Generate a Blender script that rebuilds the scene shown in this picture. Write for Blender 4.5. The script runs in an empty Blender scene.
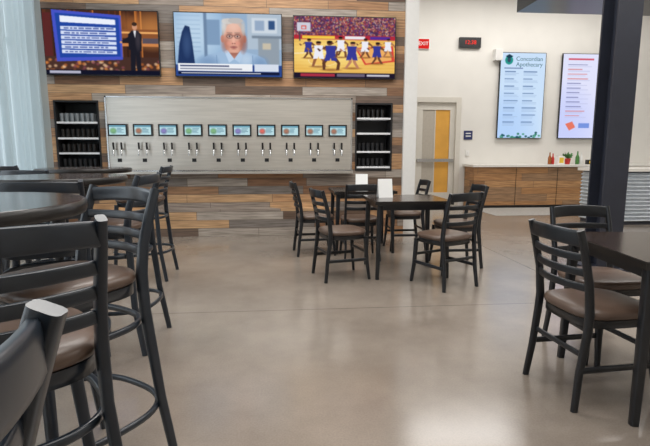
import bpy, math, random
import numpy as np
from mathutils import Vector, Matrix
random.seed(4); np.random.seed(4)
scn = bpy.context.scene
scn.view_settings.view_transform = 'Standard'
scn.view_settings.look = 'None'

def lin(c):
    return tuple(((v/255)/12.92 if v/255 <= .04045 else ((v/255+.055)/1.055)**2.4) for v in c)

# ------------------------------------------------------------ materials
def mat(name, col, rough=.5, metal=0, spec=.5, noise=0, nscale=20, bump=0, coat=0, stretch=None):
    m = bpy.data.materials.new(name); m.use_nodes = True
    nt = m.node_tree; b = nt.nodes['Principled BSDF']
    c = lin(col)
    b.inputs['Roughness'].default_value = rough
    b.inputs['Metallic'].default_value = metal
    b.inputs['Specular IOR Level'].default_value = spec
    b.inputs['Coat Weight'].default_value = coat
    tc = nt.nodes.new('ShaderNodeTexCoord')
    nz = nt.nodes.new('ShaderNodeTexNoise'); nz.inputs['Scale'].default_value = nscale
    nz.inputs['Detail'].default_value = 4
    if stretch:
        mp = nt.nodes.new('ShaderNodeMapping'); mp.inputs['Scale'].default_value = stretch
        nt.links.new(tc.outputs['Object'], mp.inputs['Vector']); nt.links.new(mp.outputs[0], nz.inputs['Vector'])
    else: nt.links.new(tc.outputs['Object'], nz.inputs['Vector'])
    r = nt.nodes.new('ShaderNodeValToRGB')
    k = noise
    r.color_ramp.elements[0].position = .3; r.color_ramp.elements[1].position = .7
    r.color_ramp.elements[0].color = (c[0]*(1-k), c[1]*(1-k), c[2]*(1-k), 1)
    r.color_ramp.elements[1].color = (min(1, c[0]*(1+k)), min(1, c[1]*(1+k)), min(1, c[2]*(1+k)), 1)
    nt.links.new(nz.outputs['Fac'], r.inputs['Fac'])
    nt.links.new(r.outputs['Color'], b.inputs['Base Color'])
    if bump:
        bp = nt.nodes.new('ShaderNodeBump'); bp.inputs['Strength'].default_value = bump
        bp.inputs['Distance'].default_value = .01
        nt.links.new(nz.outputs['Fac'], bp.inputs['Height']); nt.links.new(bp.outputs['Normal'], b.inputs['Normal'])
    return m

def emis(name, col, s=1):
    m = bpy.data.materials.new(name); m.use_nodes = True
    nt = m.node_tree; nt.nodes.clear()
    e = nt.nodes.new('ShaderNodeEmission'); o = nt.nodes.new('ShaderNodeOutputMaterial')
    e.inputs['Color'].default_value = (*lin(col), 1); e.inputs['Strength'].default_value = s
    nt.links.new(e.outputs[0], o.inputs[0]); return m

def planks(name, tones, bw=1.3, rh=.135, rough=.5, interp='CONSTANT'):
    m = bpy.data.materials.new(name); m.use_nodes = True
    nt = m.node_tree; L = nt.links; b = nt.nodes['Principled BSDF']
    tc = nt.nodes.new('ShaderNodeTexCoord'); sp = nt.nodes.new('ShaderNodeSeparateXYZ')
    L.new(tc.outputs['Object'], sp.inputs[0])
    ad = nt.nodes.new('ShaderNodeMath'); ad.operation = 'ADD'
    L.new(sp.outputs['X'], ad.inputs[0]); L.new(sp.outputs['Y'], ad.inputs[1])
    cb = nt.nodes.new('ShaderNodeCombineXYZ')
    L.new(ad.outputs[0], cb.inputs['X']); L.new(sp.outputs['Z'], cb.inputs['Y'])
    bk = nt.nodes.new('ShaderNodeTexBrick')
    bk.offset = .37; bk.offset_frequency = 2; bk.squash = .7; bk.squash_frequency = 3
    bk.inputs['Color1'].default_value = (0, 0, 0, 1); bk.inputs['Color2'].default_value = (1, 1, 1, 1)
    bk.inputs['Mortar'].default_value = (.5, .5, .5, 1)
    bk.inputs['Scale'].default_value = 1; bk.inputs['Mortar Size'].default_value = .003
    bk.inputs['Brick Width'].default_value = bw; bk.inputs['Row Height'].default_value = rh
    L.new(cb.outputs[0], bk.inputs['Vector'])
    r = nt.nodes.new('ShaderNodeValToRGB'); cr = r.color_ramp
    cr.interpolation = interp
    n = len(tones)
    cr.elements[0].color = (*lin(tones[0]), 1); cr.elements[0].position = 0
    cr.elements[1].color = (*lin(tones[-1]), 1); cr.elements[1].position = (n-1)/n
    for i in range(1, n-1):
        e = cr.elements.new(i/n); e.color = (*lin(tones[i]), 1)
    L.new(bk.outputs['Color'], r.inputs['Fac'])
    mp = nt.nodes.new('ShaderNodeMapping'); mp.inputs['Scale'].default_value = (1.5, 24, 1)
    L.new(cb.outputs[0], mp.inputs['Vector'])
    nz = nt.nodes.new('ShaderNodeTexNoise'); nz.inputs['Scale'].default_value = 2; nz.inputs['Detail'].default_value = 6
    L.new(mp.outputs[0], nz.inputs['Vector'])
    r2 = nt.nodes.new('ShaderNodeValToRGB')
    r2.color_ramp.elements[0].position = .3; r2.color_ramp.elements[0].color = (.56, .54, .52, 1)
    r2.color_ramp.elements[1].position = .7; r2.color_ramp.elements[1].color = (1.25, 1.25, 1.25, 1)
    L.new(nz.outputs['Fac'], r2.inputs['Fac'])
    mx = nt.nodes.new('ShaderNodeMix'); mx.data_type = 'RGBA'; mx.blend_type = 'MULTIPLY'
    mx.inputs['Factor'].default_value = 1
    L.new(r.outputs['Color'], mx.inputs[6]); L.new(r2.outputs['Color'], mx.inputs[7])
    mx2 = nt.nodes.new('ShaderNodeMix'); mx2.data_type = 'RGBA'
    L.new(bk.outputs['Fac'], mx2.inputs['Factor'])
    L.new(mx.outputs[2], mx2.inputs[6]); mx2.inputs[7].default_value = (.1, .075, .055, 1)
    L.new(mx2.outputs[2], b.inputs['Base Color'])
    b.inputs['Roughness'].default_value = rough
    return m

M = {}
M['black'] = mat('black_steel', (26, 28, 32), .3, 0, .5, .15, 30)
M['stool'] = mat('charcoal_frame', (30, 37, 46), .28, .0, .6, .15, 20)
M['seat'] = mat('brown_vinyl', (92, 74, 63), .36, 0, .5, .12, 12, .05)
M['top'] = mat('dark_tabletop', (44, 33, 28), .17, 0, .45, .2, 8)
M['edge'] = mat('table_edge', (28, 25, 24), .3, 0, .5, .1)
M['white'] = mat('soft_white_paint', (220, 217, 211), .7, 0, .3, .02, 3)
M['trimw'] = mat('white_trim', (224, 223, 220), .45, 0, .5, .02)
M['shelfw'] = mat('shelf_white', (225, 226, 228), .4, 0, .5, .02)
M['niche'] = mat('niche_black', (26, 26, 28), .5, 0, .4, .1)
M['steel'] = mat('brushed_steel', (208, 203, 195), .28, .8, .5, .08, 3, 0, 0, (.6, 1, 14))
M['chrome'] = mat('chrome', (200, 200, 200), .18, 1, .5, .02)
M['column'] = mat('column_paint', (40, 43, 54), .45, 0, .5, .1, 5)
M['tvframe'] = mat('tv_bezel', (14, 14, 16), .3, 0, .5, .05)
M['counter'] = mat('counter_stone', (226, 222, 215), .3, 0, .5, .03, 15)
M['corr'] = mat('corrugated_zinc', (190, 195, 200), .35, .5, .5, .05, 10)
M['paper'] = mat('paper_white', (236, 236, 234), .6, 0, .4, .01)
M['ceil'] = mat('ceiling_paint', (215, 213, 210), .8, 0, .2, .02, 2)
M['wood'] = planks('reclaimed_planks', [(98, 78, 64), (166, 124, 88), (120, 112, 106), (184, 148, 110), (132, 96, 70), (160, 150, 140), (150, 114, 84), (106, 88, 76), (176, 136, 98), (142, 130, 120)], 1.25, .12)
M['wood2'] = planks('counter_planks', [(140, 100, 66), (168, 124, 82), (150, 118, 88), (176, 134, 92)], 1.6, .15, .5)
M['tile'] = mat('stone_tile', (158, 155, 150), .5, 0, .4, .2, 25)
M['doorp'] = mat('door_paint', (205, 200, 190), .5, 0, .4, .02)
M['doorg'] = mat('door_grey_pane', (176, 168, 156), .4, 0, .4, .05)
M['dooro'] = mat('door_ochre', (214, 158, 68), .5, 0, .4, .1, 3)
M['glass'] = mat('pale_glass', (120, 126, 130), .15, 0, .7, .1)
M['blue'] = mat('navy_plastic', (40, 48, 92), .4)
M['red'] = mat('red_plastic', (190, 40, 34), .4)
M['yellow'] = mat('yellow_card', (226, 190, 60), .5)
M['green'] = mat('green_leaf', (70, 120, 60), .5, 0, .4, .3, 30)
M['amber'] = mat('amber_liquid', (150, 84, 30), .2)

# floor
m = bpy.data.materials.new('polished_concrete'); m.use_nodes = True
nt = m.node_tree; L = nt.links; b = nt.nodes['Principled BSDF']
tc = nt.nodes.new('ShaderNodeTexCoord')
n1 = nt.nodes.new('ShaderNodeTexNoise'); n1.inputs['Scale'].default_value = .75; n1.inputs['Detail'].default_value = 8; n1.inputs['Roughness'].default_value = .65
L.new(tc.outputs['Object'], n1.inputs['Vector'])
r = nt.nodes.new('ShaderNodeValToRGB')
r.color_ramp.elements[0].position = .32; r.color_ramp.elements[0].color = (*lin((118, 108, 99)), 1)
r.color_ramp.elements[1].position = .68; r.color_ramp.elements[1].color = (*lin((150, 139, 128)), 1)
L.new(n1.outputs['Fac'], r.inputs['Fac'])
ns = nt.nodes.new('ShaderNodeTexNoise'); ns.inputs['Scale'].default_value = 110; ns.inputs['Detail'].default_value = 3
L.new(tc.outputs['Object'], ns.inputs['Vector'])
rs = nt.nodes.new('ShaderNodeValToRGB')
rs.color_ramp.elements[0].position = .36; rs.color_ramp.elements[0].color = (.92, .92, .92, 1)
rs.color_ramp.elements[1].position = .62; rs.color_ramp.elements[1].color = (1.03, 1.03, 1.03, 1)
L.new(ns.outputs['Fac'], rs.inputs['Fac'])
ms = nt.nodes.new('ShaderNodeMix'); ms.data_type = 'RGBA'; ms.blend_type = 'MULTIPLY'; ms.inputs['Factor'].default_value = 1
L.new(r.outputs['Color'], ms.inputs[6]); L.new(rs.outputs['Color'], ms.inputs[7])
sp = nt.nodes.new('ShaderNodeSeparateXYZ'); L.new(tc.outputs['Object'], sp.inputs[0])
def joint(sock, pos, w=.006):
    a = nt.nodes.new('ShaderNodeMath'); a.operation = 'SUBTRACT'; L.new(sock, a.inputs[0]); a.inputs[1].default_value = pos
    c = nt.nodes.new('ShaderNodeMath'); c.operation = 'ABSOLUTE'; L.new(a.outputs[0], c.inputs[0])
    d = nt.nodes.new('ShaderNodeMath'); d.operation = 'LESS_THAN'; L.new(c.outputs[0], d.inputs[0]); d.inputs[1].default_value = w
    return d.outputs[0]
j1 = joint(sp.outputs['Y'], 3.62); j2 = joint(sp.outputs['X'], 2.6)
mxx = nt.nodes.new('ShaderNodeMath'); mxx.operation = 'MAXIMUM'; L.new(j1, mxx.inputs[0]); L.new(j2, mxx.inputs[1])
ml = nt.nodes.new('ShaderNodeMath'); ml.operation = 'MULTIPLY'; L.new(mxx.outputs[0], ml.inputs[0]); ml.inputs[1].default_value = .6
mx = nt.nodes.new('ShaderNodeMix'); mx.data_type = 'RGBA'
L.new(ml.outputs[0], mx.inputs['Factor']); L.new(ms.outputs[2], mx.inputs[6]); mx.inputs[7].default_value = (.06, .05, .045, 1)
L.new(mx.outputs[2], b.inputs['Base Color'])
r3 = nt.nodes.new('ShaderNodeMapRange'); r3.inputs[3].default_value = .1; r3.inputs[4].default_value = .27
L.new(n1.outputs['Fac'], r3.inputs[0]); L.new(r3.outputs[0], b.inputs['Roughness'])
b.inputs['Specular IOR Level'].default_value = .85
M['floor'] = m

# sheer
m = bpy.data.materials.new('sheer_fabric'); m.use_nodes = True
nt = m.node_tree; nt.nodes.clear()
o = nt.nodes.new('ShaderNodeOutputMaterial'); d = nt.nodes.new('ShaderNodeBsdfDiffuse'); t = nt.nodes.new('ShaderNodeBsdfTranslucent')
tr = nt.nodes.new('ShaderNodeBsdfTransparent'); a = nt.nodes.new('ShaderNodeMixShader'); c = nt.nodes.new('ShaderNodeMixShader')
d.inputs[0].default_value = (*lin((184, 196, 198)), 1); t.inputs[0].default_value = (*lin((180, 194, 200)), 1)
a.inputs[0].default_value = .5; c.inputs[0].default_value = .12
nt.links.new(d.outputs[0], a.inputs[1]); nt.links.new(t.outputs[0], a.inputs[2])
nt.links.new(a.outputs[0], c.inputs[1]); nt.links.new(tr.outputs[0], c.inputs[2]); nt.links.new(c.outputs[0], o.inputs[0])
M['sheer'] = m

# screen material
m = bpy.data.materials.new('screen_picture'); m.use_nodes = True
nt = m.node_tree; nt.nodes.clear()
o = nt.nodes.new('ShaderNodeOutputMaterial'); e = nt.nodes.new('ShaderNodeEmission'); at = nt.nodes.new('ShaderNodeAttribute')
at.attribute_name = 'pic'; nt.links.new(at.outputs['Color'], e.inputs['Color']); nt.links.new(e.outputs[0], o.inputs[0])
M['screen'] = m

# ------------------------------------------------------------ mesh builder
class MB:
    def __init__(s): s.v = []; s.f = []; s.m = []; s.s = []; s.mats = []
    def mi(s, k):
        if k not in s.mats: s.mats.append(k)
        return s.mats.index(k)
    def add(s, vs, fs, k, smooth=False, M4=None):
        o = len(s.v); i = s.mi(k)
        for p in vs:
            p = Vector(p)
            if M4 is not None: p = M4 @ p
            s.v.append(p[:])
        for f in fs:
            s.f.append([o+q for q in f]); s.m.append(i); s.s.append(smooth)
    def box(s, x0, x1, y0, y1, z0, z1, k, M4=None):
        vs = [(x, y, z) for x in (x0, x1) for y in (y0, y1) for z in (z0, z1)]
        s.add(vs, [(0, 1, 3, 2), (4, 6, 7, 5), (0, 4, 5, 1), (2, 3, 7, 6), (0, 2, 6, 4), (1, 5, 7, 3)], k, False, M4)
    def sweep(s, path, w, h, side, k, n=12, ex=4, closed=False, scales=None):
        P = [Vector(p) for p in path]; N = len(P); rings = []
        for i, p in enumerate(P):
            if closed: t = P[(i+1) % N]-P[i-1]
            else: t = P[min(i+1, N-1)]-P[max(i-1, 0)]
            t.normalize()
            sd = Vector(side); a_ = sd-t*sd.dot(t); a_.normalize(); b_ = t.cross(a_)
            sc = scales[i] if scales else 1
            rg = []
            for j in range(n):
                th = 2*math.pi*(j+.5)/n; cc, ss = math.cos(th), math.sin(th)
                x = math.copysign(abs(cc)**(2/ex), cc)*w/2*sc; y = math.copysign(abs(ss)**(2/ex), ss)*h/2*sc
                rg.append(p+a_*x+b_*y)
            rings.append(rg)
        vs = [q for rg in rings for q in rg]; fs = []
        for i in range(N if closed else N-1):
            for j in range(n):
                a1 = i*n+j; a2 = i*n+(j+1) % n; b1 = ((i+1) % N)*n+j; b2 = ((i+1) % N)*n+(j+1) % n
                fs.append((a1, a2, b2, b1))
        s.add(vs, fs, k, True)
        if not closed:
            s.add(rings[0], [tuple(reversed(range(n)))], k); s.add(rings[-1], [tuple(range(n))], k)
    def lathe(s, prof, k, c=(0, 0, 0), n=32, smooth=True, ex=2, sx=1, sy=1):
        vs = []; fs = []
        for (r_, z) in prof:
            for j in range(n):
                th = 2*math.pi*j/n; cc, ss = math.cos(th), math.sin(th)
                vs.append((c[0]+sx*r_*math.copysign(abs(cc)**(2/ex), cc), c[1]+sy*r_*math.copysign(abs(ss)**(2/ex), ss), c[2]+z))
        for i in range(len(prof)-1):
            for j in range(n):
                fs.append((i*n+j, i*n+(j+1) % n, (i+1)*n+(j+1) % n, (i+1)*n+j))
        s.add(vs, fs, k, smooth)
        s.add(vs[:n], [tuple(reversed(range(n)))], k); s.add(vs[-n:], [tuple(range(n))], k)
    def mesh(s, name):
        me = bpy.data.meshes.new(name); me.from_pydata(s.v, [], s.f)
        for k in s.mats: me.materials.append(M[k])
        me.polygons.foreach_set('material_index', s.m); me.polygons.foreach_set('use_smooth', s.s)
        me.update(); return me
    def obj(s, name, loc=(0, 0, 0), rz=0, parent=None):
        return put(s.mesh(name), name, loc, rz, parent)

def put(me, name, loc=(0, 0, 0), rz=0, parent=None):
    o = bpy.data.objects.new(name, me); scn.collection.objects.link(o)
    o.location = loc; o.rotation_euler = (0, 0, rz)
    if parent: o.parent = parent
    return o
def face(fx, fy): return math.atan2(-fx, fy)
def empty(name, loc):
    o = bpy.data.objects.new(name, None); scn.collection.objects.link(o); o.location = loc; o.empty_display_size = .1; return o
def text(name, body, size, loc, matk, parent, ext=.001, align='CENTER'):
    c = bpy.data.curves.new(name, 'FONT'); c.body = body; c.size = size; c.extrude = ext; c.align_x = align; c.align_y = 'CENTER'
    o = bpy.data.objects.new(name, c); scn.collection.objects.link(o); o.location = loc; o.rotation_euler = (math.pi/2, 0, 0)
    c.materials.append(M[matk]); o.parent = parent; return o

# ------------------------------------------------------------ raster pictures
class Pic:
    def __init__(s, W, H, c=(0, 0, 0)):
        s.W, s.H = W, H; s.a = np.zeros((H*3, W*3, 3)); s.a[:] = c
        yy, xx = np.mgrid[0:H*3, 0:W*3]; s.x = (xx+.5)/(W*3); s.y = (yy+.5)/(H*3)
    def rect(s, x0, y0, x1, y1, c): s.a[(s.x >= x0) & (s.x < x1) & (s.y >= y0) & (s.y < y1)] = c
    def ell(s, cx, cy, rx, ry, c): s.a[((s.x-cx)/rx)**2+((s.y-cy)/ry)**2 < 1] = c
    def soft(s, cx, cy, rx, ry, c, al=.6):
        d = ((s.x-cx)/rx)**2+((s.y-cy)/ry)**2
        w = (np.clip(1-d, 0, 1)*al)[..., None]; s.a = s.a*(1-w)+np.array(c)*w
    def poly(s, pts, c):
        ins = np.zeros(s.x.shape, bool); n = len(pts)
        for i in range(n):
            x1, y1 = pts[i]; x2, y2 = pts[(i+1) % n]
            if y1 == y2: continue
            cond = ((s.y < y1) != (s.y < y2)) & (s.x < (x2-x1)*(s.y-y1)/(y2-y1)+x1); ins ^= cond
        s.a[ins] = c
    def blur(s, n=2):
        for _ in range(n):
            p = np.pad(s.a, ((1, 1), (1, 1), (0, 0)), 'edge')
            s.a = (p[:-2, 1:-1]+p[2:, 1:-1]+p[1:-1, :-2]+p[1:-1, 2:]+p[1:-1, 1:-1]*2)/6
    def done(s, bl=0):
        s.blur(bl)
        a = s.a.reshape(s.H, 3, s.W, 3, 3).mean((1, 3))/255
        return np.where(a <= .04045, a/12.92, ((a+.055)/1.055)**2.4)
def picmesh(name, arr, w, h, parent, loc):
    H, W, _ = arr.shape
    xs = np.linspace(-w/2, w/2, W+1); zs = np.linspace(h/2, -h/2, H+1)
    vs = [(float(x), 0, float(z)) for z in zs for x in xs]
    fs = [(i*(W+1)+j, (i+1)*(W+1)+j, (i+1)*(W+1)+j+1, i*(W+1)+j+1) for i in range(H) for j in range(W)]
    me = bpy.data.meshes.new(name); me.from_pydata(vs, [], fs)
    at = me.color_attributes.new('pic', 'FLOAT_COLOR', 'CORNER')
    col = np.ones((H*W, 4, 4)); col[:, :, :3] = arr.reshape(-1, 1, 3)
    at.data.foreach_set('color', col.ravel().astype(np.float32)); me.materials.append(M['screen'])
    o = bpy.data.objects.new(name, me); scn.collection.objects.link(o); o.location = loc; o.parent = parent; return o

def pic_news():
    p = Pic(160, 90, (70, 42, 32))
    for i in range(26):
        x = random.random(); p.rect(x, 0, x+.012, .75, random.choice([(140, 76, 36), (184, 110, 54), (94, 52, 36), (50, 32, 28)]))
    p.soft(.95, .3, .25, .35, (226, 150, 80), .7); p.soft(.72, .2, .1, .2, (200, 120, 60), .5)
    p.rect(.62, .28, 1, .42, (140, 84, 50)); p.rect(.66, .32, 1, .35, (236, 172, 104)); p.rect(.62, .5, 1, .55, (206, 132, 76)); p.rect(.86, .42, 1, .5, (90, 80, 90))
    p.rect(0, .72, 1, 1, (72, 48, 42))
    for i in range(90):
        x = random.random(); y = .76+.2*random.random(); p.soft(x, y, .02, .03, random.choice([(220, 140, 70), (180, 100, 50), (130, 70, 80), (230, 190, 150)]), .8)
    p.rect(0, .05, .07, .72, (90, 40, 40))
    p.poly([(.08, .0), (.68, .07), (.68, .76), (.1, .8)], (70, 84, 196))
    p.poly([(.11, .05), (.66, .11), (.66, .71), (.13, .74)], (34, 70, 160))
    p.poly([(.15, .09), (.63, .14), (.63, .22), (.15, .19)], (236, 240, 252))
    for k in range(6):
        y = .25+.073*k
        p.poly([(.15, y), (.63, y+.012), (.63, y+.06), (.15, y+.055)], (214, 224, 246))
        xx = .18
        while xx < .55:
            w_ = .02+.05*random.random(); p.rect(xx, y+.022, xx+w_, y+.042, (90, 106, 170)); xx += w_+.012
    p.blur(1)
    p.poly([(.735, .36), (.77, .3), (.82, .3), (.855, .36), (.85, .62), (.835, .62), (.84, .95), (.8, .95), (.795, .68), (.785, .95), (.745, .95), (.75, .6), (.735, .6)], (30, 30, 40))
    p.poly([(.735, .4), (.67, .47), (.68, .5), (.75, .47)], (30, 30, 40))
    p.soft(.82, .45, .03, .2, (70, 64, 72), .7)
    p.poly([(.783, .3), (.808, .3), (.796, .42)], (225, 225, 230)); p.ell(.796, .24, .022, .055, (205, 150, 120)); p.ell(.796, .2, .023, .03, (60, 44, 36)); p.ell(.67, .485, .012, .018, (205, 150, 120))
    p.rect(0, .93, 1, 1, (20, 22, 40)); p.rect(.03, .945, .3, .985, (180, 180, 200))
    return p.done(2)
def pic_interview():
    p = Pic(160, 90, (150, 176, 204))
    p.rect(0, 0, .44, .82, (150, 182, 214)); p.soft(.2, .3, .3, .5, (206, 226, 242), .7)
    for k in range(9): p.rect(.02, .04+.07*k, .24, .05+.07*k, (142, 172, 202))
    p.rect(.27, 0, .3, .8, (110, 134, 164)); p.rect(.3, .1, .42, .5, (128, 156, 188))
    p.rect(.68, .0, 1, .56, (176, 192, 208)); p.rect(.72, .06, .96, .3, (206, 216, 226)); p.rect(.75, .1, .84, .26, (150, 170, 196)); p.rect(.88, .1, .94, .24, (54, 84, 130))
    p.rect(.72, .34, 1, .38, (120, 134, 150)); p.rect(.78, .38, .98, .8, (146, 158, 170)); p.rect(.82, .46, .9, .56, (200, 190, 170))
    p.blur(6)
    p.poly([(.07, .3), (.1, .2), (.14, .22), (.16, .45), (.18, .8), (.02, .8), (.04, .5)], (34, 54, 96)); p.soft(.11, .5, .05, .25, (70, 96, 140), .6)
    p.blur(3)
    p.poly([(.2, .86), (.24, .72), (.33, .645), (.45, .6), (.64, .6), (.76, .645), (.84, .71), (.88, .86)], (158, 186, 216))
    p.soft(.3, .8, .13, .16, (118, 148, 186), .8); p.soft(.8, .8, .1, .16, (118, 148, 186), .8); p.soft(.66, .72, .08, .12, (196, 214, 234), .7)
    for q in (.38, .72): p.poly([(q, .66), (q+.006, .66), (q+.012, .86), (q+.004, .86)], (120, 150, 188))
    p.poly([(.475, .5), (.62, .5), (.625, .62), (.55, .72), (.475, .62)], (186, 128, 112)); p.soft(.55, .6, .08, .09, (150, 96, 84), .7)
    p.poly([(.46, .6), (.485, .57), (.55, .72), (.5, .78)], (190, 212, 236)); p.poly([(.64, .6), (.615, .57), (.55, .72), (.6, .78)], (180, 204, 230))
    p.ell(.548, .33, .108, .265, (176, 172, 170)); p.ell(.443, .4, .016, .06, (200, 140, 122)); p.ell(.653, .4, .016, .06, (190, 130, 112))
    p.ell(.548, .385, .094, .235, (222, 168, 148))
    p.poly([(.455, .42), (.47, .55), (.51, .62), (.585, .62), (.625, .55), (.641, .42)], (218, 162, 142))
    p.soft(.548, .2, .09, .12, (236, 194, 176), .9); p.soft(.47, .48, .05, .16, (176, 114, 98), .7); p.soft(.635, .46, .05, .2, (160, 100, 86), .8)
    p.soft(.505, .47, .03, .05, (230, 156, 138), .7); p.soft(.585, .47, .03, .05, (226, 150, 132), .7); p.soft(.548, .59, .05, .04, (228, 172, 152), .7)
    p.ell(.5, .12, .06, .045, (206, 202, 198)); p.ell(.57, .11, .07, .045, (190, 186, 184)); p.soft(.46, .2, .03, .14, (214, 212, 210), .9); p.soft(.64, .22, .025, .14, (196, 194, 192), .9)
    for sx in (-1, 1):
        cx = .548+sx*.037
        p.soft(cx, .35, .04, .05, (146, 94, 82), .8); p.ell(cx, .36, .029, .035, (96, 76, 74)); p.ell(cx, .36, .0245, .028, (196, 148, 134))
        p.ell(cx, .36, .013, .012, (214, 204, 200)); p.ell(cx, .36, .007, .012, (40, 36, 44)); p.rect(cx-.026, .298, cx+.026, .308, (150, 124, 116)); p.rect(cx-.016, .345, cx+.016, .35, (120, 74, 68))
    p.rect(.536, .35, .56, .356, (96, 76, 74)); p.soft(.548, .43, .02, .08, (238, 180, 160), .9); p.soft(.538, .472, .01, .012, (130, 74, 68), .9); p.soft(.558, .472, .01, .012, (130, 74, 68), .9)
    p.soft(.548, .53, .042, .024, (140, 72, 70), 1); p.rect(.525, .525, .571, .531, (216, 190, 184)); p.soft(.548, .56, .03, .012, (176, 116, 104), .8)
    p.blur(2)
    p.rect(0, .82, 1, 1, (44, 72, 140)); p.rect(.02, .8, .72, .92, (238, 240, 244)); p.rect(.04, .825, .5, .85, (60, 70, 110)); p.rect(.04, .875, .62, .892, (120, 126, 150))
    p.rect(.74, .8, .97, .92, (214, 222, 236)); p.rect(.02, .93, .98, .975, (24, 30, 60)); p.rect(.05, .945, .8, .96, (200, 206, 220))
    return p.done(1)
def pic_game():
    p = Pic(160, 90, (236, 190, 96))
    p.rect(0, 0, 1, .34, (96, 50, 76))
    for i in range(1500):
        x = random.random(); y = .3*random.random(); p.ell(x, y, .006, .01, random.choice([(180, 60, 70), (120, 70, 130), (214, 180, 160), (60, 44, 80), (190, 100, 80), (60, 60, 120), (200, 150, 80)]))
    p.blur(4)
    p.rect(0, .3, 1, .37, (180, 44, 60)); p.rect(.08, .31, .4, .36, (240, 200, 70)); p.rect(.5, .31, .7, .36, (235, 235, 240)); p.rect(.75, .31, .95, .36, (80, 50, 150))
    for k in range(10): p.poly([(0, .41+.055*k), (1, .39+.055*k), (1, .4+.055*k), (0, .42+.055*k)], (226, 174, 82))
    p.soft(.35, .6, .5, .28, (255, 230, 140), .8)
    p.poly([(.6, .5), (.98, .46), (1, .72), (.7, .78)], (214, 70, 60)); p.poly([(.62, .515), (.95, .48), (.97, .70), (.712, .755)], (240, 176, 100))
    p.poly([(0, .6), (.55, .55), (.555, .56), (0, .61)], (250, 240, 220)); p.ell(.28, .72, .14, .09, (250, 235, 200)); p.ell(.28, .72, .135, .084, (242, 196, 104))
    p.rect(.05, .0, .062, .4, (70, 70, 80)); p.rect(.03, .1, .16, .24, (205, 206, 220)); p.rect(.07, .15, .12, .21, (220, 90, 80)); p.rect(.08, .165, .11, .2, (205, 206, 220))
    p.blur(2)
    def pl(x, y, h, c, sk):
        w = h*.11; j = random.uniform(-.6, .6)*w
        p.soft(x, y, w*2.4, h*.06, (150, 96, 50), .8)
        p.poly([(x-w*.8, y-h*.5), (x, y-h*.46), (x-w*.5+j, y-h*.22), (x-w*1.0, y), (x-w*1.5, y), (x-w*1.1+j, y-h*.24)], sk)
        p.poly([(x+w*.8, y-h*.5), (x, y-h*.46), (x+w*.7-j, y-h*.22), (x+w*1.0, y), (x+w*1.6, y), (x+w*1.3-j, y-h*.24)], sk)
        p.poly([(x-w*.9, y-h*.55), (x+w*.9, y-h*.55), (x+w*1.2, y-h*.3), (x+.1*w, y-h*.32), (x, y-h*.42), (x-.2*w, y-h*.32), (x-w*1.2, y-h*.3)], c)
        p.poly([(x-w, y-h*.83), (x+w, y-h*.83), (x+w*.8, y-h*.5), (x-w*.8, y-h*.5)], c)
        p.poly([(x-w, y-h*.82), (x-w*2.1, y-h*.62), (x-w*2.6, y-h*.72), (x-w*2.3, y-h*.74), (x-w*1.9, y-h*.68), (x-w*.9, y-h*.74)], sk)
        p.poly([(x+w, y-h*.82), (x+w*2.0, y-h*.66), (x+w*2.1+j, y-h*.5), (x+w*1.7+j, y-h*.5), (x+w*1.6, y-h*.62), (x+w*.8, y-h*.7)], sk)
        p.ell(x+j*.4, y-h*.92, w*.55, h*.075, sk); p.ell(x+j*.4, y-h*.96, w*.55, h*.04, (30, 24, 24))
    W_, D_ = (236, 236, 246), (56, 60, 150)
    for q in [(.14, .68, .32, D_, (110, 70, 50)), (.24, .82, .42, W_, (150, 96, 66)), (.36, .87, .48, D_, (96, 60, 44)), (.46, .66, .34, W_, (120, 76, 54)), (.57, .84, .44, D_, (190, 130, 100)), (.7, .66, .32, W_, (120, 76, 54)), (.82, .76, .36, D_, (110, 70, 50)), (.93, .64, .3, W_, (170, 116, 86))]: pl(*q)
    p.rect(0, .92, 1, 1, (30, 24, 44)); p.rect(.06, .935, .4, .98, (170, 50, 70)); p.rect(.42, .935, .7, .98, (110, 100, 120)); p.rect(.72, .94, .95, .975, (200, 200, 210))
    return p.done(3)
def pic_menu(kind):
    p = Pic(70, 124, (204, 226, 250))
    p.soft(.1, .9, .9, .5, (172, 205, 250), .7)
    if kind == 0:
        p.ell(.18, .085, .09, .05, (40, 150, 140)); p.ell(.18, .08, .04, .03, (60, 80, 100)); p.poly([(.1, .04), (.18, .015), (.27, .04), (.18, .065)], (30, 60, 80))
        p.rect(.08, .17, .5, .182, (120, 140, 180))
        for c in range(2):
            y = .21
            while y < .85:
                p.rect(.1+.42*c, y, .1+.42*c+.2+.12*random.random(), y+.012, (112, 138, 180))
                for k in range(2): p.rect(.1+.42*c, y+.024+.017*k, .1+.42*c+.24+.1*random.random(), y+.03+.017*k, (166, 190, 222))
                y += .085
        for i in range(60):
            x = random.random(); y = .9+.1*random.random()
            if y > .985-.05*math.sin(x*9)**2: p.ell(x, y, .03, .012, random.choice([(60, 130, 110), (90, 160, 140), (40, 90, 100)]))
    else:
        p.a[:] = (226, 228, 252); p.soft(.1, .9, .9, .6, (190, 200, 252), .7)
        p.rect(.12, .05, .7, .07, (210, 80, 100))
        y = .12
        while y < .76:
            p.rect(.12, y, .4+.2*random.random(), y+.01, (214, 130, 134) if random.random() < .4 else (130, 134, 180)); p.rect(.8, y, .9, y+.01, (130, 134, 180))
            p.rect(.12, y+.022, .5+.2*random.random(), y+.028, (190, 194, 228)); y += .055
        p.poly([(.14, .83), (.3, .8), (.38, .87), (.24, .91)], (230, 120, 100)); p.poly([(.45, .82), (.7, .82), (.7, .88), (.45, .88)], (120, 150, 224))
    return p.done(1)
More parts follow.
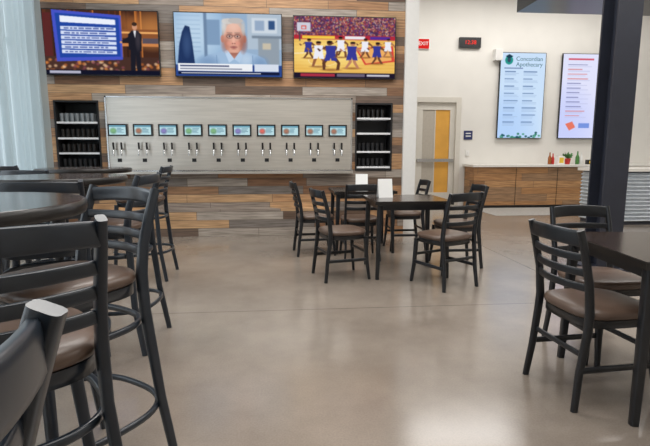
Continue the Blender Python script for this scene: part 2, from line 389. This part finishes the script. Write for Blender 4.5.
def pic_tab(i):
    c = random.choice([(120, 70, 50), (60, 110, 150), (170, 60, 50), (80, 130, 80), (190, 150, 60), (90, 80, 140)])
    p = Pic(26, 16, (186, 220, 226)); p.rect(0, 0, 1, .18, (110, 160, 180)); p.soft(.25, .6, .25, .4, c, .9); p.rect(.12, .4, .34, .7, tuple(min(255, v+50) for v in c))
    for k in range(4): p.rect(.48, .3+.14*k, .7+.22*random.random(), .36+.14*k, (90, 130, 150))
    return p.done(1)

# ------------------------------------------------------------ room shell
XL, XR, YB, YF, ZC = -3.4, 9.0, -3.0, 10.75, 4.8
mb = MB(); mb.box(XL-.2, XR+.2, YB-.2, YF+.2, -.1, 0, 'floor'); mb.obj('floor')
mb = MB(); mb.box(XL-.2, XR+.2, YB-.2, YF+.2, ZC, ZC+.1, 'ceil'); mb.obj('ceiling')
mb = MB(); wins = [(-2.4, -.4), (0.2, 2.2), (2.9, 4.9), (5.3, 6.95)]  # openings nearer the camera are unseen, added to bring daylight onto the tables
y = YB
for (a0, a1) in wins:
    mb.box(XL-.2, XL, y, a0, 0, ZC, 'white'); mb.box(XL-.2, XL, a0, a1, 0, .35, 'white'); mb.box(XL-.2, XL, a0, a1, 4.3, ZC, 'white'); y = a1
mb.box(XL-.2, XL, y, YF+.2, 0, ZC, 'white'); mb.obj('wall_left')
for i, (a0, a1) in enumerate(wins):
    mb = MB(); x0, x1 = XL-.14, XL-.06
    mb.box(x0, x1, a0, a0+.06, .35, 4.3, 'black'); mb.box(x0, x1, a1-.06, a1, .35, 4.3, 'black')
    for z in (.35, 2.6, 4.24): mb.box(x0, x1, a0+.06, a1-.06, z, z+.06, 'black')
    mb.box(x0, x1, (a0+a1)/2-.03, (a0+a1)/2+.03, .41, 4.24, 'black'); mb.obj('window_%d' % (i+1))
mb = MB(); mb.box(XR, XR+.2, YB, YF+.2, 0, ZC, 'white'); mb.obj('wall_right')
mb = MB(); mb.box(XL-.2, XR+.2, YB-.2, YB, 0, ZC, 'white'); mb.obj('wall_rear')
DX0, DX1, DZ = 2.98, 3.92, 2.34
mb = MB(); mb.box(1.9, DX0, YF, YF+.2, 0, ZC, 'white'); mb.box(DX1, XR, YF, YF+.2, 0, ZC, 'white'); mb.box(DX0, DX1, YF, YF+.2, DZ, ZC, 'white'); mb.obj('wall_back')
mb = MB(); mb.box(1.8, 1.99, 7.14, 10.75, 0, ZC, 'trimw'); mb.obj('wall_return')
mb = MB(); W0, W1 = 7.2, 7.55
def wb(x0, x1, z0, z1): mb.box(x0, x1, W0, W1, z0, z1, 'wood')
wb(XL, -3.19, 0, ZC); wb(-3.19, -2.58, 0, .98); wb(-3.19, -2.58, 1.94, ZC); wb(-2.58, 1.08, 0, ZC)
wb(1.08, 1.64, 0, .94); wb(1.08, 1.64, 1.94, ZC); wb(1.64, 1.8, 0, ZC)
mb.obj('wall_feature')
mb = MB(); mb.box(XL, 1.8, 7.04, 7.2, 0, .40, 'wood'); mb.obj('trim_1')
mb = MB(); mb.box(DX1+.09, 4.12, YF-.02, YF, 0, .12, 'trimw'); mb.obj('baseboard_back')
mb = MB(); mb.box(4.1, 9, 8.9, 10.16, 0, .004, 'tile'); mb.obj('floor_tiles')

def niche(x0, x1, z0, z1, shelves, glasses):
    e = MB(); yb = 7.5
    e.box(x0, x1, yb, yb+.02, z0, z1, 'niche'); t = .025
    e.box(x0, x0+t, 7.19, yb, z0, z1, 'niche'); e.box(x1-t, x1, 7.19, yb, z0, z1, 'niche')
    e.box(x0+t, x1-t, 7.19, yb, z1-t, z1, 'niche'); e.box(x0+t, x1-t, 7.19, yb, z0, z0+t, 'niche')
    for z in shelves: e.box(x0+t, x1-t, 7.2, yb, z, z+.026, 'shelfw')
    eo = e.obj('glassware_shelf')
    g = MB()
    for z, kind in glasses:
        n = int((x1-x0-.1)/.07)
        for row in (7.27, 7.37):
            for i in range(n):
                x = x0+.07+i*.07
                g.lathe([(.022, 0), (.03, .1), (.031, .12)], kind, (x, row, z), 10)
    g.obj('drinking_glasses', parent=eo)
niche(-3.19, -2.58, .98, 1.94, [1.19, 1.4, 1.62], [(1.216, 'edge'), (1.646, 'glass'), (1.006, 'niche'), (1.426, 'edge')])
niche(1.08, 1.64, .94, 1.94, [.98, 1.21, 1.48, 1.70], [(1.006, 'niche'), (1.236, 'niche'), (1.726, 'edge')])

# TVs
def tv(xc, zc, w, h, pic, name='wall_television', yw=7.2):
    e = empty(name, (xc, yw-.001, zc)); b_ = MB()
    b_.box(-w/2, w/2, -.075, -.03, -h/2, h/2, 'tvframe'); b_.box(-.25, .25, -.03, 0, -.2, .2, 'black')
    b_.obj('bezel', parent=e)
    picmesh('screen', pic, w-.025, h-.025, e, (0, -.0765, 0))
    return e
tv(-2.455, 2.705, 1.54, .87, pic_news())
tv(-.735, 2.705, 1.50, .87, pic_interview())
tv(.91, 2.70, 1.48, .86, pic_game())
s1 = tv(5.37, 2.47, 1.06, 1.88, pic_menu(0), 'digital_menu_board', YF)
tv(6.82, 2.47, 1.06, 1.88, pic_menu(1), 'digital_menu_board', YF)
M['inkteal'] = emis('ink_teal', (50, 110, 130)); M['redled'] = emis('red_led', (255, 60, 50), 1.2); M['exitred'] = emis('exit_red', (220, 40, 36), 1)
text('heading', 'Concordian', .13, (.14, -.08, .80), 'inkteal', s1); text('heading_2', 'Apothecary', .13, (.14, -.08, .68), 'inkteal', s1)

# tap wall
e = empty('self_serve_tap_wall', (-.725, 7.199, 0))
b_ = MB(); hw = 1.755
b_.box(-hw, hw, -.04, 0, .93, 2.0, 'steel'); b_.box(-hw, hw, -.16, -.04, .91, .945, 'steel'); b_.box(-hw, hw, -.16, -.15, .945, .965, 'chrome')
for xx in (-hw, hw-.02): b_.box(xx, xx+.02, -.055, -.04, .95, 2.0, 'chrome')
b_.box(-hw, hw, -.055, -.04, 1.98, 2.0, 'chrome')
for i in range(30):
    xx = -hw+.08+i*(2*hw-.16)/29; b_.box(xx-.035, xx+.035, -.14, -.06, .945, .95, 'niche')
b_.obj('panel', parent=e)
for i in range(10):
    x = -1.595+.348*i
    t = MB(); t.box(x-.135, x+.135, -.07, -.04, 1.445, 1.615, 'tvframe'); t.obj('tablet_%d' % (i+1), parent=e)
    picmesh('tablet_screen_%d' % (i+1), pic_tab(i), .225, .13, e, (x, -.0715, 1.53))
    t = MB()
    for dx in (-.055, .055):
        t.sweep([(x+dx, -.04, 1.26), (x+dx, -.10, 1.26), (x+dx, -.125, 1.24), (x+dx, -.13, 1.17)], .022, .022, (1, 0, 0), 'chrome', 8, 2)
        t.sweep([(x+dx, -.10, 1.26), (x+dx, -.11, 1.30), (x+dx, -.115, 1.355)], .026, .022, (1, 0, 0), 'edge', 8, 3)
        t.lathe([(.03, 0), (.03, .008)], 'chrome', (x+dx, -.045, 1.255), 12)
    t.box(x-.03, x+.03, -.046, -.04, 1.08, 1.13, 'niche')
    t.obj('tap_pair_%d' % (i+1), parent=e)

# curtain
vs = []; fs = []; ny = 150; nz = 12
for i in range(ny+1):
    yy = 5.15+i*(7.05-5.15)/ny
    for j in range(nz+1):
        z = .02+j*4.5/nz; vs.append((-3.24+.055*math.sin(yy*42+.3*math.sin(z))+.025*math.sin(yy*17), yy, z))
for i in range(ny):
    for j in range(nz):
        a_ = i*(nz+1)+j; fs.append((a_, a_+1, a_+nz+2, a_+nz+1))
c = MB(); c.add(vs, fs, 'sheer', True); c.sweep([(-3.24, 5.0, 4.54), (-3.24, 7.15, 4.54)], .03, .03, (1, 0, 0), 'black', 10, 2); c.obj('sheer_curtain')

# door
e = empty('door_1', (3.45, YF, 0)); d = MB(); w = .47
d.box(-w-.09, -w+.02, -.03, .1, 0, DZ+.09, 'doorp'); d.box(w-.02, w+.09, -.03, .1, 0, DZ+.09, 'doorp'); d.box(-w+.02, w-.02, -.03, .1, DZ-.02, DZ+.09, 'doorp'); d.obj('frame', parent=e)
d = MB(); d.box(-.45, -.3, .03, .08, .0, DZ-.02, 'doorp'); d.box(.33, .45, .03, .08, .0, DZ-.02, 'doorp'); d.box(-.3, .33, .03, .08, DZ-.18, DZ-.02, 'doorp'); d.box(-.3, .33, .03, .08, 0, .3, 'doorp')
d.box(-.3, -.01, .05, .06, .3, DZ-.18, 'doorg'); d.box(-.01, .33, .05, .06, .3, DZ-.18, 'dooro'); d.box(-.02, .0, .04, .05, .3, DZ-.18, 'doorp')
d.box(-.42, .42, -.02, .0, 1.0, 1.07, 'chrome'); d.box(-.42, -.36, 0, .03, 1.0, 1.07, 'chrome'); d.box(.36, .42, 0, .03, 1.0, 1.07, 'chrome'); d.obj('leaf', parent=e)

# small wall things
e = empty('exit_sign', (3.09, YF, 3.56)); d = MB(); d.box(-.13, .13, -.05, 0, -.1, .1, 'exitred'); d.box(-.14, .14, -.04, 0, -.11, .11, 'paper'); d.obj('housing', parent=e); text('letters', 'EXIT', .11, (0, -.056, 0), 'paper', e, .003)
e = empty('led_message_sign', (4.14, YF, 3.60)); d = MB(); d.box(-.24, .24, -.07, 0, -.11, .11, 'tvframe'); d.obj('housing', parent=e); text('letters', '12:38', .12, (0, -.075, 0), 'redled', e)
d = MB(); d.box(-.1, .1, -.015, 0, -.1, .1, 'blue'); d.box(-.06, .06, -.018, -.015, .03, .05, 'paper'); d.box(-.06, .06, -.018, -.015, -.03, -.01, 'paper'); d.obj('restroom_sign', (4.2, YF, 1.6))
d = MB(); d.box(-.08, .08, -.14, 0, -.12, .12, 'trimw'); d.box(-.06, .06, -.145, -.14, -.1, .1, 'ceil'); d.obj('wall_speaker', (4.78, YF, 3.35))
d = MB(); d.box(-.04, .04, -.02, 0, -.06, .06, 'trimw'); d.box(-.012, .012, -.026, -.02, -.02, .02, 'ceil'); d.obj('light_switch', (4.2, YF, 1.2))

# back counter
d = MB(); d.box(4.15, 8.98, 10.17, 10.73, .0, .9, 'wood2'); d.box(4.1, 8.98, 10.12, 10.74, .9, .95, 'counter')
for x in (5.1, 6.05, 7.0, 7.95): d.box(x-.004, x+.004, 10.165, 10.17, .05, .88, 'edge')
d.box(4.15, 8.98, 10.155, 10.17, 0, .06, 'edge'); d.obj('service_counter')
def bottle(name, x, y, z, k, s=1): 
    q = MB(); q.lathe([(.03*s, 0), (.034*s, .01), (.034*s, .13*s), (.014*s, .18*s), (.012*s, .23*s), (.015*s, .24*s)], k, n=14); q.obj(name, (x, y, z))
bottle('sauce_bottle', 5.95, 10.35, .95, 'amber', 1.1); bottle('sauce_bottle', 6.04, 10.38, .95, 'red', 1); bottle('sauce_bottle', 6.6, 10.35, .95, 'green', 1.2)
bottle('sauce_bottle', 6.72, 10.4, .95, 'trimw', 1.1)
q = MB(); q.box(-.07, .07, -.05, .05, 0, .18, 'paper'); q.box(-.05, .05, -.054, -.05, .03, .15, 'yellow'); q.obj('napkin_dispenser', (6.2, 10.35, .95))
q = MB(); q.lathe([(.05, 0), (.07, .12), (.075, .13)], 'red', n=16)
for i in range(26):
    a_ = random.random()*6.28; r_ = .05+.07*random.random(); h_ = .13+.14*random.random()
    q.add([(0, 0, .12), (r_*math.cos(a_), r_*math.sin(a_), h_), (r_*.8*math.cos(a_+.4), r_*.8*math.sin(a_+.4), h_+.02)], [(0, 1, 2)], 'green')
q.obj('potted_plant', (6.4, 10.4, .95))
q = MB(); q.box(-.12, .12, -.06, .06, 0, .1, 'tvframe'); q.box(-.1, .1, -.064, -.06, .02, .08, 'yellow'); q.obj('condiment_caddy', (6.95, 10.35, .95))

# bar counter w/ corrugated front
d = MB(); bx0, bx1, by = 5.32, 8.95, 7.55
d.box(bx0+.03, bx1, by+.03, by+.62, 0, .9, 'column')
vs = []; fs = []; n = 130
for i in range(n+1):
    z = .06+i*.82/n; o_ = .016*math.sin(i/n*math.pi*2*13)
    vs += [(bx0-o_, by+.62, z), (bx0-o_, by-o_, z), (bx1, by-o_, z)]
for i in range(n): fs += [(3*i, 3*i+1, 3*i+4, 3*i+3), (3*i+1, 3*i+2, 3*i+5, 3*i+4)]
d.add(vs, fs, 'corr', True); d.box(bx0-.05, bx1, by-.05, by+.68, .9, .95, 'counter'); d.obj('bar_counter')
# canopy
d = MB(); d.box(4.15, 8.95, 7.5, 8.6, 3.66, 3.9, 'black'); 
for x in (4.4, 6.5, 8.6): d.box(x-.03, x+.03, 8.0, 8.06, 3.9, ZC, 'black')
for i in range(9): d.box(4.3+i*.55, 4.36+i*.55, 7.45, 7.5, 3.66, 3.9, 'column')
d.obj('bar_canopy')
# column
d = MB(); hw = .125; t_ = .022
d.box(-hw, hw, -hw, -hw+t_, 0, ZC, 'column'); d.box(-hw, hw, hw-t_, hw, 0, ZC, 'column'); d.box(-.012, .012, -hw+t_, hw-t_, 0, ZC, 'column')
d.box(-.2, .2, -.2, .2, 0, .025, 'column')
for sx in (-1, 1):
    for sy in (-1, 1): d.lathe([(.016, 0), (.016, .03)], 'black', (sx*.165, sy*.165, .025), 6)
d.obj('steel_column', (3.36, 4.72, 0))

# ------------------------------------------------------------ seating
def chair_mesh(stool):
    c = MB(); k = 'stool' if stool else 'black'
    hs, H = (.76, 1.085) if stool else (.45, .87)
    fl = .235 if stool else .20
    for sx in (-1, 1):
        pts = [(sx*fl, -.265 if stool else -.235, 0), (sx*(fl-.012), -.215, hs*.4), (sx*.192, -.19, hs*.85), (sx*.19, -.185, hs+.02), (sx*.19, -.2, hs+(H-hs)*.4), (sx*.19, -.235, hs+(H-hs)*.75), (sx*.188, -.265, H)]
        c.sweep(pts, .026, .038, (1, 0, 0), k, 12, 4, scales=[.85, .95, 1.05, 1.1, 1, .95, .85])
        c.sweep([(sx*.178, .175, hs-.03), (sx*(fl-.015), .19, hs*.4), (sx*fl, .21, 0)], .034, .034, (1, 0, 0), k, 12, 4, scales=[1.1, .95, .75])
    def yz(z):
        f = (z-hs)/(H-hs)
        return np.interp(f, [0, .4, .75, 1], [-.185, -.2, -.235, -.265])
    if stool: sl = [(H-.035, .056), (H-.11, .032), (H-.17, .032), (H-.228, .032)]
    else: sl = [(H-.04, .074), (H-.128, .036), (H-.2, .036), (H-.272, .036)]
    for z, h in sl:
        y0 = float(yz(z)); P = []
        for i in range(13):
            u = -1+2*i/12; P.append((u*.19, y0-.045*(1-u*u), z+(.008*(1-u*u) if h > .05 else 0)))
        c.sweep(P, h, .016, (0, 0, 1), k, 12, 5)
    c.lathe([(.92, -.055), (1.0, -.05), (1.0, -.012)], k, (0, 0, hs), 40, True, 3.6, .2, .2)
    c.lathe([(.97, -.012), (1.04, -.004), (1.06, .012), (1.03, .028), (.9, .037), (.6, .042), (.2, .044)], 'seat', (0, .0, hs), 40, True, 3.4, .2, .2)
    if stool:
        def ring(z, rx, ry):
            pts = []
            for i in range(48):
                t = 2*math.pi*i/48; cc, ss = math.cos(t), math.sin(t)
                pts.append((rx*math.copysign(abs(cc)**.75, cc), ry*math.copysign(abs(ss)**.75, ss)-.01, z))
            c.sweep(pts, .024, .018, (0, 0, 1), k, 10, 3, True)
        ring(.27, .26, .265); ring(.6, .215, .22)
    else:
        for sx in (-1, 1):
            c.sweep([(sx*.194, -.21, .2), (sx*.192, .19, .2)], .03, .016, (0, 0, 1), k, 10, 4)
        c.sweep([(-.19, .185, .27), (.19, .185, .27)], .026, .016, (0, 0, 1), k, 10, 4)
        c.sweep([(-.19, -.2, .27), (.19, -.2, .27)], .026, .016, (0, 0, 1), k, 10, 4)
    return c.mesh('bar_stool' if stool else 'dining_chair')
SM = chair_mesh(True); CM = chair_mesh(False)
for (x, y, fx, fy) in [(-.68, 1.14, -.55, .83), (-.78, 1.72, -.6, -.8), (-1.09, 3.1, -1, .08), (-1.22, 2.58, -.3, .95), (-1.38, 4.8, -1, 0), (-.49, .265, -1, .1), (-1.95, 4.12, .1, 1), (-2.4, 4.9, 1, 0), (-2.0, 3.3, 1, -.1)]:
    put(SM, 'bar_stool', (x, y, 0), face(fx, fy))
for (x, y, fx, fy) in [(.57, 4.62, 1, .25), (1.48, 4.27, -.42, .92), (.38, 5.75, 1, .1), (.88, 5.46, 0, 1), (1.53, 5.95, -1, 0), (1.85, 5.0, -1, 0), (1.58, 2.23, 1, .08), (1.93, 2.70, 0, -1)]:
    put(CM, 'dining_chair', (x, y, 0), face(fx, fy))

def bar_table(x, y, r=.42):
    t = MB(); z = 1.07
    t.lathe([(r-.03, z-.045), (r-.004, z-.04), (r, z-.03), (r, z-.008), (r-.006, z)], 'edge', n=64)
    t.lathe([(r-.008, z-.0005), (r-.012, z+.001)], 'top', n=64)
    t.lathe([(.26, 0), (.26, .012), (.22, .025), (.06, .045), (.04, .07), (.04, z-.07), (.12, z-.05), (.12, z-.044)], 'black', n=32)
    t.obj('bar_table', (x, y, 0))
bar_table(-1.04, 1.50); bar_table(-1.42, 3.15); bar_table(-1.88, 4.78)
def dining_table(x, y, sx=.76, sy=.72, rz=0):
    t = MB(); z = .76; hx, hy = sx/2, sy/2
    t.box(-hx, hx, -hy, hy, z-.035, z-.003, 'edge'); t.box(-hx+.004, hx-.004, -hy+.004, hy-.004, z-.003, z, 'top')
    t.box(-hx+.05, hx-.05, -hy+.05, hy-.05, z-.09, z-.035, 'black')
    for a_ in (-1, 1):
        for b2 in (-1, 1):
            t.sweep([(a_*(hx-.055), b2*(hy-.055), z-.04), (a_*(hx-.035), b2*(hy-.035), 0)], .05, .05, (1, 0, 0), 'black', 12, 6, scales=[1, .7])
    t.obj('dining_table', (x, y, 0), rz)
dining_table(1.24, 4.78); dining_table(.98, 5.98); dining_table(1.98, 2.2, .82, .8, math.radians(-7))
def tent(x, y, z, rz):
    t = MB(); w, h = .075, .19
    t.add([(-w, -.04, 0), (w, -.04, 0), (w, 0, h), (-w, 0, h), (-w, .04, 0), (w, .04, 0)], [(0, 1, 2, 3), (3, 2, 5, 4), (0, 4, 5, 1)], 'paper')
    t.obj('table_tent_card', (x, y, z), rz)
tent(1.04, 4.85, .76, .1); tent(.98, 5.95, .76, -.1)

# ------------------------------------------------------------ lights
def area(x, y, z, sx, sy, e, col=(1, .975, .94), rot=(0, 0, 0)):  # unseen area lamps without fixtures, added below the ceiling as room fill
    l = bpy.data.lights.new('ceiling_fill', 'AREA'); l.shape = 'RECTANGLE'; l.size = sx; l.size_y = sy; l.energy = e; l.color = col
    o = bpy.data.objects.new('ceiling_fill', l); scn.collection.objects.link(o); o.location = (x, y, z); o.rotation_euler = rot
area(-.5, 5.0, 4.7, 3, 1.5, 150); area(.5, 1.5, 4.7, 3, 2, 130); area(3.5, 3.5, 4.7, 2, 2, 95); area(5, 9.0, 4.7, 5, 1.2, 145); area(5.5, 1, 4.7, 2, 3, 80); area(6.5, 6, 4.7, 3, 1.2, 70)
w = bpy.data.worlds.new('daylight'); scn.world = w; w.use_nodes = True
w.node_tree.nodes['Background'].inputs[0].default_value = (.84, .93, 1, 1); w.node_tree.nodes['Background'].inputs[1].default_value = 2.3

cd = bpy.data.cameras.new('camera'); cam = bpy.data.objects.new('camera', cd); scn.collection.objects.link(cam)
cam.location = (0, 0, 1.22); cam.rotation_euler = (math.radians(81.6), 0, math.radians(-5))
cd.sensor_width = 36; cd.lens = 480/650*36; cd.clip_start = .02
scn.camera = cam
